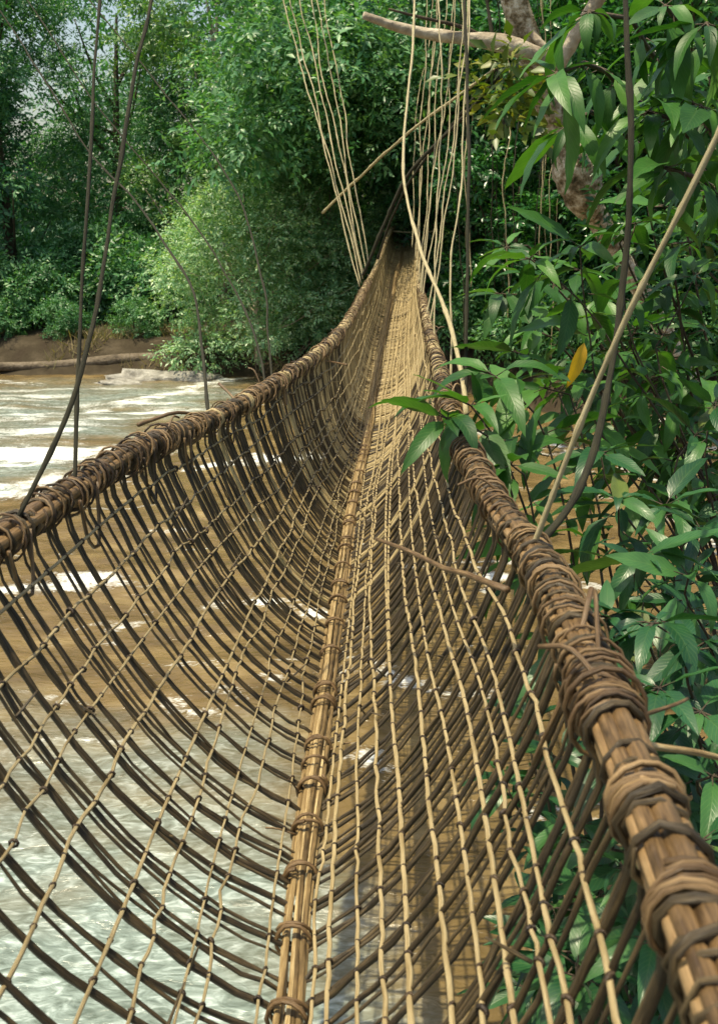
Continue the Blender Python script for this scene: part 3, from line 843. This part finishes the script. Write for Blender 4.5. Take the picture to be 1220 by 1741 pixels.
for px, Y, s in ((20, 28.2, 1.0), (95, 28.6, .9), (-60, 28, 1.2), (300, 29.5, 1.1), (230, 30.5, 1.3), (150, 30.5, 1.2), (880, 21.3, .9), (960, 20.7, 1.0), (1050, 20.6, .9), (1140, 20.3, 1.0), (1230, 20, 1.1), (820, 23, 1.1), (600, 26.5, 1.0), (30, 27.0, .5), (130, 27.1, .5), (245, 27.0, .5)):
    lab = SHL.get(k) or {0: 'low leafy shrub on the bank at the left edge', 1: 'low leafy shrub on the bank left of the dark hollow', 2: 'low leafy shrub on the bank cut by the left edge',
           3: 'low shrub in shade just left of the rounded bush', 4: 'low shrub in the dark hollow, nearer the rounded bush', 5: 'low shrub in the dark hollow, nearer the left shrubs',
           6: 'low shrub on the far bank below the dim curtain of lianas', 7: 'low shrub on the far bank left of the leaning trunk', 8: 'low shrub on the far bank behind the broad leaved plants',
           9: 'low shrub at the foot of the leaning trunk', 10: 'low shrub on the far bank at the right edge', 11: 'low shrub on the bank right of the far bridge end', 12: 'low shrub left of the far bridge end'}[k]
    tree('low', *at(px, Y), s, k * 1.3, lab, 'shrub', 'low shrubs on the far bank', 'bank_shrub'); k += 1

# forest behind, one mass -----------------------------------------------------
q = np.random.default_rng(5)
mb = MB()
for k in range(420):
    Y = q.uniform(37, 50); px = q.uniform(-250, 1470)
    x, _ = at(px, Y); z = float(ground_z(x, Y)) + q.uniform(0, 1) * 14
    up = (z - 3.1) / Y
    if abs(px - 275) < 75 and up > .17 or math.hypot(px - 120, (up - .165) * 1700) < 75: continue       # bright gaps high on the left
    leaf_cloud(mb, np.array([x, Y, z]), q.uniform(1.4, 2.6), 260, .36, q, .8)
tag(mb.build('forest', M_leafC), 'dense dark forest filling the slope behind the far bank', 'forest', kind='stuff')

# anchor trees at the bridge's far end, trunks only partly seen
def trunk_tree(name, label, path, r0, r1, mat, clumps, leaf, size, per, crad, branches=(), group=None, n=22, knobs=0):
    e = empty(name, path[0]); tag(e, label, 'tree', group)
    pts = wander(spline(path, n), r0 * .15, 1.2)
    mb = MB(); q = np.random.default_rng(len(label))
    rr = np.linspace(r0, r1, n) * (1 + q.normal(0, .05, n))
    mb.tube(pts, rr, 14)
    mb.build('trunk', mat, e)
    for bp, b0, b1, bm in branches:
        mb = MB(); p_ = wander(spline(bp, 18), b0 * .35, 1.5); mb.tube(p_, np.linspace(b0, b1, 18) * (1 + q.normal(0, .07, 18)), 9); mb.build('branch', bm, e)
    if clumps:
        mb = MB()
        for c in clumps: leaf_cloud(mb, np.asarray(c), crad * q.uniform(.7, 1.3), per, size, q, .7)
        mb.build('crown', leaf, e)
    return e


q = np.random.default_rng(77)
cl = [np.array([-.5, 24.6, 6.6]) + np.clip(q.normal(0, 1, 3), -1.6, 1.6) * [1.3, 1.7, .9] for _ in range(70)]
trunk_tree('anchor_tree', 'blue green leafy tree overhanging the left of the far bridge end', [(.8, 28.2, .5), (.85, 28.3, 4), (.5, 28.5, 8), (.3, 28.6, 11)], .28, .16, M_barkd, cl, M_leafA, .17, 600, 1.3)
cl = [np.array([2.6, 26.0, 6.4]) + np.clip(q.normal(0, 1, 3), -1.7, 1.7) * [1.4, 1.5, 1.3] for _ in range(40)]
trunk_tree('anchor_tree', 'dim dark leafy tree overhanging the right of the far bridge end', [(1.68, 28.2, .5), (1.72, 28.3, 4), (2.1, 28.5, 8), (2.5, 28.6, 11.5)], .26, .15, M_barkd, cl, M_leafC, .2, 500, 1.3)

# leaning pale tree with the long bare branch
Y0 = 16.0
lt = [P(1205, 690, 18.9), P(1135, 575, 18.2), P(1050, 430, 17.4), P(985, 310, 16.8), P(930, 180, 16.3), P(900, 95, 16.0), P(872, 0, 15.8), P(840, -130, 15.6), P(800, -320, 15.4)]
jn = P(948, 112, 15.7)
brs = [([P(905, 105, 16.0), jn, P(900, 96, 15.5), P(850, 82, 15.5), P(770, 68, 15.5), P(690, 52, 15.4), P(650, 40, 15.3), P(618, 26, 15.2)], .15, .05, M_bark),
       ([jn, P(970, 75, 15.6), P(990, 35, 15.5), P(1020, -10, 15.4), P(1080, -110, 15.3)], .11, .08, M_bark),
       ([P(880, 30, 15.9), P(915, 70, 15.6), P(948, 100, 15.6)], .05, .06, M_bark),
       ([P(840, 75, 15.5), P(790, 50, 15.4), P(720, 30, 15.3), P(660, 15, 15.2)], .035, .015, M_barkd)]
q = np.random.default_rng(8)
cl = [P(px, py, Y) for px, py, Y in ((860, 180, 15.2), (850, 150, 15.4), (875, 215, 15.0))]
lean = trunk_tree('leaning_tree', 'pale mottled leaning tree with a long bare branch across the top', lt, .15, .22, M_moss, None, None, .2, 0, 1, brs, n=40)
mb = MB()
for c, r_, n_ in ((P(868, 165, 15.2), .45, 160), (P(880, 215, 15.1), .3, 60), (P(850, 200, 15.3), .28, 60)): leaf_cloud(mb, c, r_, n_, .26, q, 1.2)
mb.build('leaves', leaf_mat('yellowing_leaf', [(0, (.03, .07, .01)), (.5, (.09, .14, .015)), (.85, (.2, .2, .02)), (1, (.4, .3, .03))]), lean)
mb = MB()
for k in range(26):
    c = P(q.uniform(1000, 1500), q.uniform(-520, -140), q.uniform(13.5, 17)); leaf_cloud(mb, c, q.uniform(.6, 1.1), 260, .2, q, .6)
mb.build('crown', M_leafC, lean)
# root burl with moss where the trunk thickens
mb = MB(); pts = spline([P(955, 232, 16.5), P(975, 280, 16.5), P(992, 330, 16.6), P(1005, 368, 16.8)], 12)
mb.tube(pts, np.array([.16, .24, .30, .33, .38, .35, .37, .32, .33, .27, .22, .15]), 14); mb.build('burl', M_moss, lean)
mb = MB(); qb = np.random.default_rng(44)
for c, r_ in ((P(1012, 300, 16.3), .34), (P(985, 250, 16.2), .3), (P(1030, 345, 16.4), .3)): leaf_cloud(mb, c, r_, 90, .2, qb, 1)
mb.build('leaves', M_leafE, lean)

# ------------------------------------------------------------------ broad-leaved plants near the camera
def plant(name, label, base, stems, mat, size, seed, cat='plant', stem_r=.012, start=.35, gap=.07, whorl=5, droop=.5, group=None, stem_mat=None, extra=None):
    """stems: list of point lists; leaves alternate along the last part of each, a whorl closes it"""
    q = np.random.default_rng(seed)
    e = tag(empty(name, base), label, cat, group)
    sb = MB(); lb = [[], []]
    for st in stems:
        pts = spline([np.asarray(base, float) if st[0] is None else st[0]] + [np.asarray(s_, float) for s_ in st[1:]], 22)
        pts = wander(pts, .012, 4, int(q.integers(1 << 30)))
        sb.tube(pts, stem_r * np.linspace(1, .3, 22), 7)
        L = np.concatenate([[0], np.cumsum(np.linalg.norm(np.diff(pts, axis=0), axis=1))])
        s = L[-1] * start; side = 1; wa = q.uniform(0, 6.3)
        while s < L[-1]:
            p0 = np.array([np.interp(s, L, pts[:, c]) for c in range(3)]); i = min(20, int(np.searchsorted(L, s)))
            t = pts[min(21, i + 1)] - pts[max(0, i - 1)]; t /= np.linalg.norm(t)
            wa += 2.4 + q.normal(0, .4)
            rad = np.array([math.cos(wa), math.sin(wa), 0]); rad = rad - t * rad.dot(t)
            d = rad + t * .45 + [0, 0, -droop * q.uniform(.2, 1)]
            lb[0].append(p0 + rad * .02); lb[1].append(np.append(d, size * q.uniform(.65, 1.1)))
            s += gap * .72 * q.uniform(.6, 1.4)
        t = pts[-1] - pts[-3]; t /= np.linalg.norm(t)
        for k in range(whorl):
            a = 2 * PI * k / whorl + q.uniform(-.3, .3)
            d = np.array([math.cos(a), math.sin(a), q.uniform(-droop, .45)]) + t * .5
            lb[0].append(pts[-1]); lb[1].append(np.append(d, size * q.uniform(.75, 1.2)))
    T = np.array(lb[0]); D = np.array(lb[1]); n = len(T); D[:, 3] *= q.choice([.5, .75, .9, 1.0, 1.1], n)
    nrm = np.array([0, 0, 1.0]) + q.normal(0, .3, (n, 3))
    Mx = frames(D[:, :3], nrm) * D[:, 3][:, None, None]
    # petiole: leaf starts a little off the stem
    T = T + D[:, :3] / np.linalg.norm(D[:, :3], axis=1)[:, None] * .12 * D[:, 3][:, None]
    mb = MB(); pick = q.integers(0, len(BL), n)
    for b in range(len(BL)):
        w = pick == b
        if w.any(): mb.inst(*BL[b], Mx[w], T[w])
    for i in range(n):
        dd = D[i, :3] / np.linalg.norm(D[i, :3])
        sb.tube(np.array([T[i] - dd * .12 * D[i, 3], T[i], T[i] + dd * .1 * D[i, 3]]), [.003, .0025, .001], 4)
    sb.build('stem', stem_mat or M_barkd, e)
    mb.build('foliage', mat, e)
    return e


def gz(x, y): return np.array([x, y, float(ground_z(x, y))])


# shrub that pokes over the right handrail
b = gz(1.15, 4.2)
plant('broad_leaf_shrub', 'glossy broad leaved shrub whose leaf rosette reaches over the right handrail', b,
      [[None, b + [-.1, 0, .8], P(880, 830, 4.2), P(800, 690, 3.95)], [None, b + [0, .1, 1], P(930, 760, 4.3), P(842, 640, 4.2)],
       [None, b + [-.15, 0, .9], P(860, 800, 4.0), P(760, 712, 3.8)], [None, b + [.1, 0, 1.1], P(985, 720, 4.4), P(925, 660, 4.4)],
       [None, b + [-.1, -.1, .7], P(900, 860, 3.9), P(868, 790, 3.8)], [None, b + [.1, .2, 1.1], P(960, 700, 4.8), P(880, 600, 4.9)]],
      M_big, .32, 101, start=.62, gap=.10, whorl=6, droop=.6)
# sapling that carries the yellow leaf
b = gz(2.2, 5.4)
sap = plant('sapling', 'slender sapling with drooping leaves and one yellow leaf', b,
            [[None, b + [-.1, 0, 1.0], P(1030, 700, 5.1), P(1000, 560, 5.0), P(985, 420, 4.9)], [None, b + [0, 0, 1.2], P(1090, 620, 5.2), P(1060, 470, 5.2), P(1080, 380, 5.2)],
             [None, b + [0, 0, 1.2], P(1050, 600, 5.0), P(950, 480, 4.9), P(900, 440, 4.8)], [None, b + [0, 0, 1.1], P(1120, 640, 5.2), P(1150, 540, 5.3), P(1180, 470, 5.3)],
             [None, b + [0, 0, .8], P(1050, 780, 5.0), P(1000, 690, 4.8), P(950, 640, 4.8)]],
            M_big, .30, 102, start=.5, gap=.12, whorl=6, droop=.9)
mb = MB(); d = np.array([[-.25, -.1, -1.0]]); mb.inst(*BL[0], frames(d, np.array([[.2, -1.0, .3]])) * .21, np.array([P(992, 583, 4.2)]))
yl = mb.build('leaf', M_yel, sap); yl['label'] = 'single yellow leaf hanging among the green ones'
# big compound-leaved tree overhead on the right
b = gz(3.2, 6.0)
plant('broad_leaf_tree', 'tall broad leaved tree whose drooping leaves fill the top right corner', b,
      [[None, b + [-.1, 0, 2.5], P(1120, 200, 5.2), P(1010, 110, 4.6), P(945, 125, 4.3)], [None, b + [-.1, 0, 2.5], P(1150, 150, 5.0), P(1080, 40, 4.6), P(1000, 20, 4.4)],
       [None, b + [0, 0, 2.6], P(1180, 180, 5.0), P(1170, 60, 4.6), P(1130, 10, 4.4)], [None, b + [0, 0, 2.4], P(1200, 260, 5.0), P(1150, 200, 4.6), P(1100, 190, 4.5)],
       [None, b + [0, 0, 2.4], P(1210, 330, 5.0), P(1180, 300, 4.6), P(1130, 285, 4.4)],
       [None, b + [0, 0, 2.5], P(1240, 120, 5.0), P(1220, 60, 4.5), P(1200, 40, 4.3)], [None, b + [0, 0, 2.3], P(1230, 250, 4.8), P(1210, 200, 4.4), P(1190, 180, 4.3)],
       [None, b + [-.1, 0, 2.4], P(1100, 260, 5.4), P(1010, 190, 5.0), P(960, 215, 4.8)]],
      M_big, .34, 103, 'tree', .03, .62, .11, 7, 1.1)
b = gz(2.9, 7.2)
q = np.random.default_rng(31)
st = []
for px, py in ((860, 420), (900, 470), (985, 460), (1060, 400), (1090, 420), (1130, 350), (1180, 410), (1215, 330), (850, 500), (905, 560), (1010, 520), (1080, 560), (1140, 500), (1200, 560), (1120, 640), (1190, 650), (960, 640), (1040, 650)):
    Y = q.uniform(6.2, 7.4)
    st.append([None, b + [q.normal(0, .2), q.normal(0, .2), 1.2], P(px * .6 + 1090 * .4, py + 60, Y + .2), P(px, py, Y)])
plant('broad_leaf_tree', 'many stemmed broad leaved tree filling the right behind the yellow leaf', b, st, M_big, .34, 110, 'tree', .02, .55, .12, 7, .8)
b = gz(4.6, 9.0)
st = []
for k in range(12):
    px, py = q.uniform(1060, 1300), q.uniform(60, 420); Y = q.uniform(8, 10)
    st.append([None, b + [q.normal(0, .2), q.normal(0, .2), 2.5], P(px * .6 + 1150 * .4, py + 70, Y + .2), P(px, py, Y)])
plant('broad_leaf_tree', 'leafy tree behind the drooping top right leaves, its crown touching the leaning trunk', b, st, M_big, .36, 111, 'tree', .03, .5, .13, 7, .8)
# shrubs beyond the rail, middle right
b = gz(2.0, 4.4)
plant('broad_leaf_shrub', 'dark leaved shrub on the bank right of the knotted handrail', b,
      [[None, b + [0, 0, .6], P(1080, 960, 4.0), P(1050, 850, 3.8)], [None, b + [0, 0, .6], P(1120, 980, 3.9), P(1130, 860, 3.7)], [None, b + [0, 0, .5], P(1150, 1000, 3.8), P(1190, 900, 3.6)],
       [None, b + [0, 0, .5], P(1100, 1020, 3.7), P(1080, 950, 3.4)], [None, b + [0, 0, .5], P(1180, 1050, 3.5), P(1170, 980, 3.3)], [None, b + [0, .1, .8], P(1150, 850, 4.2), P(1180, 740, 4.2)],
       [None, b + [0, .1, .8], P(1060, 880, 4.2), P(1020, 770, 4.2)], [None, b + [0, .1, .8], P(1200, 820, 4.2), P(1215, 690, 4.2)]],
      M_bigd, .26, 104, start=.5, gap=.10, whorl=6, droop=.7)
b = gz(1.55, 3.0)
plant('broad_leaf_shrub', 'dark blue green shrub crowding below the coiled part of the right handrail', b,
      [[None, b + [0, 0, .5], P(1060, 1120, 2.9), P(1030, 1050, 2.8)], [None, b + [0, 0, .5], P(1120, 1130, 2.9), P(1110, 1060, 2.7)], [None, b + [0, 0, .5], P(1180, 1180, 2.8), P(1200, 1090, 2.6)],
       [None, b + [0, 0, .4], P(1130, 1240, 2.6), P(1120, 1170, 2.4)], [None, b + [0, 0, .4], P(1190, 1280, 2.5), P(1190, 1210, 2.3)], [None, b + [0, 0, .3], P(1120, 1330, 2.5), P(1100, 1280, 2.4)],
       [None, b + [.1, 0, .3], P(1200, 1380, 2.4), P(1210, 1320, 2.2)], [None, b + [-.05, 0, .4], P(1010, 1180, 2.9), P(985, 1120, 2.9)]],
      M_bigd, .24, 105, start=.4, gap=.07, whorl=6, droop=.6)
b = gz(1.05, 2.2)
plant('broad_leaf_shrub', 'shaded shrub under the bare canes of the near right handrail', b,
      [[None, b + [0, 0, .3], P(1150, 1480, 2.2), P(1190, 1430, 2.0)], [None, b + [0, 0, .3], P(1100, 1520, 2.3), P(1070, 1480, 2.2)], [None, b + [0, 0, .2], P(1030, 1580, 2.4), P(1000, 1530, 2.4)],
       [None, b + [0, 0, .2], P(1100, 1620, 2.2), P(1110, 1600, 2.0)], [None, b + [-.05, 0, .2], P(1000, 1690, 2.2), P(980, 1660, 2.1)], [None, b + [-.15, .1, .15], P(960, 1640, 2.6), P(930, 1600, 2.6)]],
      M_bigd, .22, 106, start=.3, gap=.06, whorl=6, droop=.5)
b = gz(1.5, 2.6)
q = np.random.default_rng(57); st = []
for k in range(22):
    px, py = q.uniform(880, 1260), q.uniform(1380, 1760); Y = q.uniform(2.5, 3.3)
    pt = P(px, py, Y); pt[2] = max(pt[2], .25)
    st.append([None, b + [q.normal(0, .15), q.normal(0, .2), .3], (b + pt) / 2 + [0, 0, .35], pt])
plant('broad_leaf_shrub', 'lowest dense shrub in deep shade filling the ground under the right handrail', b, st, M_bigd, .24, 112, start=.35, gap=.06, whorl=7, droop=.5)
b = gz(.95, 3.6)
plant('broad_leaf_shrub', 'low shrub seen through the right hand weave of the bridge', b,
      [[None, b + [0, 0, .2], P(880, 1380, 3.4), P(860, 1330, 3.4)], [None, b + [0, 0, .2], P(930, 1360, 3.4), P(950, 1290, 3.3)],
       [None, b + [0, 0, .1], P(960, 1450, 3.1), P(980, 1400, 3.0)], [None, b + [0, 0, .2], P(910, 1300, 3.6), P(900, 1230, 3.6)]],
      M_bigd, .22, 107, start=.25, gap=.06, whorl=6, droop=.5)

# ------------------------------------------------------------------ bank details
def rock(name, label, c, s, seed, mat, cat='rock', group=None):
    q = np.random.default_rng(seed); n, m_ = 22, 12
    v = []; f = []
    for i in range(m_ + 1):
        ph = PI * i / m_
        for j in range(n):
            a = 2 * PI * j / n
            d = np.array([math.sin(ph) * math.cos(a), math.sin(ph) * math.sin(a), math.cos(ph)])
            k = 1 + .22 * math.sin(d[0] * 4 + seed) * math.cos(d[1] * 5 + seed * 2) + .12 * math.sin(d[2] * 9 + d[0] * 7 + seed) + .07 * math.sin(d[1] * 17 + d[0] * 13)
            v.append(np.asarray(c) + d * k * np.asarray(s))
    for i in range(m_):
        for j in range(n):
            f.append([i * n + j, i * n + (j + 1) % n, (i + 1) * n + (j + 1) % n, (i + 1) * n + j])
    mb = MB(); mb.add(np.array(v), np.array(f), np.zeros((len(v), 2)))
    return tag(mb.build(name, mat), label, cat, group)


def on_water(px, py): return G(px, py)


p_ = on_water(275, 645); rock('rock', 'long pale rock lying in the water before the rounded bush', p_ + [0, 0, -.05], (1.5, .5, .27), 3, M_rock)
p_ = on_water(345, 632); rock('rock', 'pale rock joined to the right end of the long rock', p_ + [0, 0, -.05], (.8, .4, .24), 5, M_rock)
p_ = on_water(205, 652); rock('rock', 'small flat rock at the left tip of the long rock', p_ + [0, 0, -.05], (.6, .3, .15), 6, M_rock)
p_ = on_water(395, 624); rock('rock', 'small pale rock below the rounded bush', p_ + [0, 0, -.02], (.45, .35, .22), 8, M_rock)
p_ = on_water(470, 622); rock('rock', 'reddish rock at the water edge beside the left handrail', p_ + [0, 0, 0], (1.0, .5, .28), 9, M_log)
p_ = on_water(1120, 1010); 
mb = MB(); a = G(-120, 628, .15); b_ = G(325, 612, .3)
mb.tube(wander(spline([a, (a + b_) / 2 + [0, .2, .02], b_], 20), .06, .8), np.linspace(.10, .16, 20), 10)
tag(mb.build('fallen_log', M_log), 'long fallen log lying along the far water edge under the dark hollow', 'log')
mb = MB(); a = G(330, 628, .1); b_ = G(480, 596, .35)
mb.tube(wander(spline([a, b_], 12), .04, 1), np.linspace(.05, .03, 12), 7)
tag(mb.build('driftwood', M_log), 'thin driftwood branch on the bank below the rounded bush', 'driftwood')
# dry grass and litter on the far bank
q = np.random.default_rng(12); mb = MB(); n = 5200
x = q.uniform(-14, 1, n); y = shore_far(x) + q.uniform(.05, 2.6, n) ** 1.0
T = np.stack([x, y, ground_z(x, y)], 1)
d = q.normal(0, .5, (n, 3)); d[:, 2] = q.uniform(.3, 1.2, n)
blade = (np.array([[-.03, 0, 0], [.03, 0, 0], [.018, .6, .03], [-.018, .6, .03], [0, 1, -.05]]), np.array([[0, 1, 2], [0, 2, 3], [3, 2, 4]]), np.array([[0, 0], [1, 0], [1, .6], [0, .6], [.5, 1]], float))
keep = fbm(x * .8, y * .8, 91) > .52
mb.inst(*blade, (frames(d, q.normal(0, 1, (n, 3))) * q.uniform(.15, .5, n)[:, None, None])[keep], T[keep])
tag(mb.build('bank_grass', M_straw), 'dry grass and litter along the muddy far bank', 'grass', kind='stuff')

# ------------------------------------------------------------------ light, sky, camera
EL, AZ = math.radians(72.5), math.radians(-112)     # azimuth measured from +Y towards +X: left and a little behind the camera
sd = np.array([math.cos(EL) * math.sin(AZ), math.cos(EL) * math.cos(AZ), math.sin(EL)])
w = bpy.data.worlds.new('World'); S.world = w; w.use_nodes = True
nt = w.node_tree; bg = nt.nodes['Background']
sky = nt.nodes.new('ShaderNodeTexSky'); sky.sky_type = 'NISHITA'; sky.sun_disc = False
sky.sun_elevation = EL; sky.sun_rotation = AZ; sky.air_density = 1.6; sky.dust_density = 4.0; sky.ozone_density = 1.0
nt.links.new(sky.outputs[0], bg.inputs[0]); bg.inputs[1].default_value = .14
ld = bpy.data.lights.new('sun', 'SUN'); ld.energy = 5.0; ld.angle = math.radians(.6); ld.color = (1, .88, .62)
lo = bpy.data.objects.new('sun', ld); COL.objects.link(lo)
lo.rotation_euler = Vector(-sd).to_track_quat('-Z', 'Y').to_euler(); lo.location = (-20, -10, 30)

cd = bpy.data.cameras.new('camera'); co = bpy.data.objects.new('camera', cd); COL.objects.link(co)
co.location = tuple(CAM); co.rotation_euler = (PI / 2 - PITCH, 0, 0)
cd.sensor_fit = 'VERTICAL'; cd.sensor_height = 36; cd.sensor_width = 24; cd.lens = 36 * F / 1741
cd.clip_start = .05; cd.clip_end = 2000
cd.dof.use_dof = True; cd.dof.focus_distance = 4.6; cd.dof.aperture_fstop = 7.1
S.camera = co
S.view_settings.view_transform = 'Standard'; S.view_settings.look = 'None'; S.view_settings.exposure = 0.45; S.view_settings.gamma = 1
S.cycles.max_bounces = 6; S.cycles.diffuse_bounces = 3; S.cycles.glossy_bounces = 2; S.cycles.transmission_bounces = 3
S.cycles.use_denoising = True
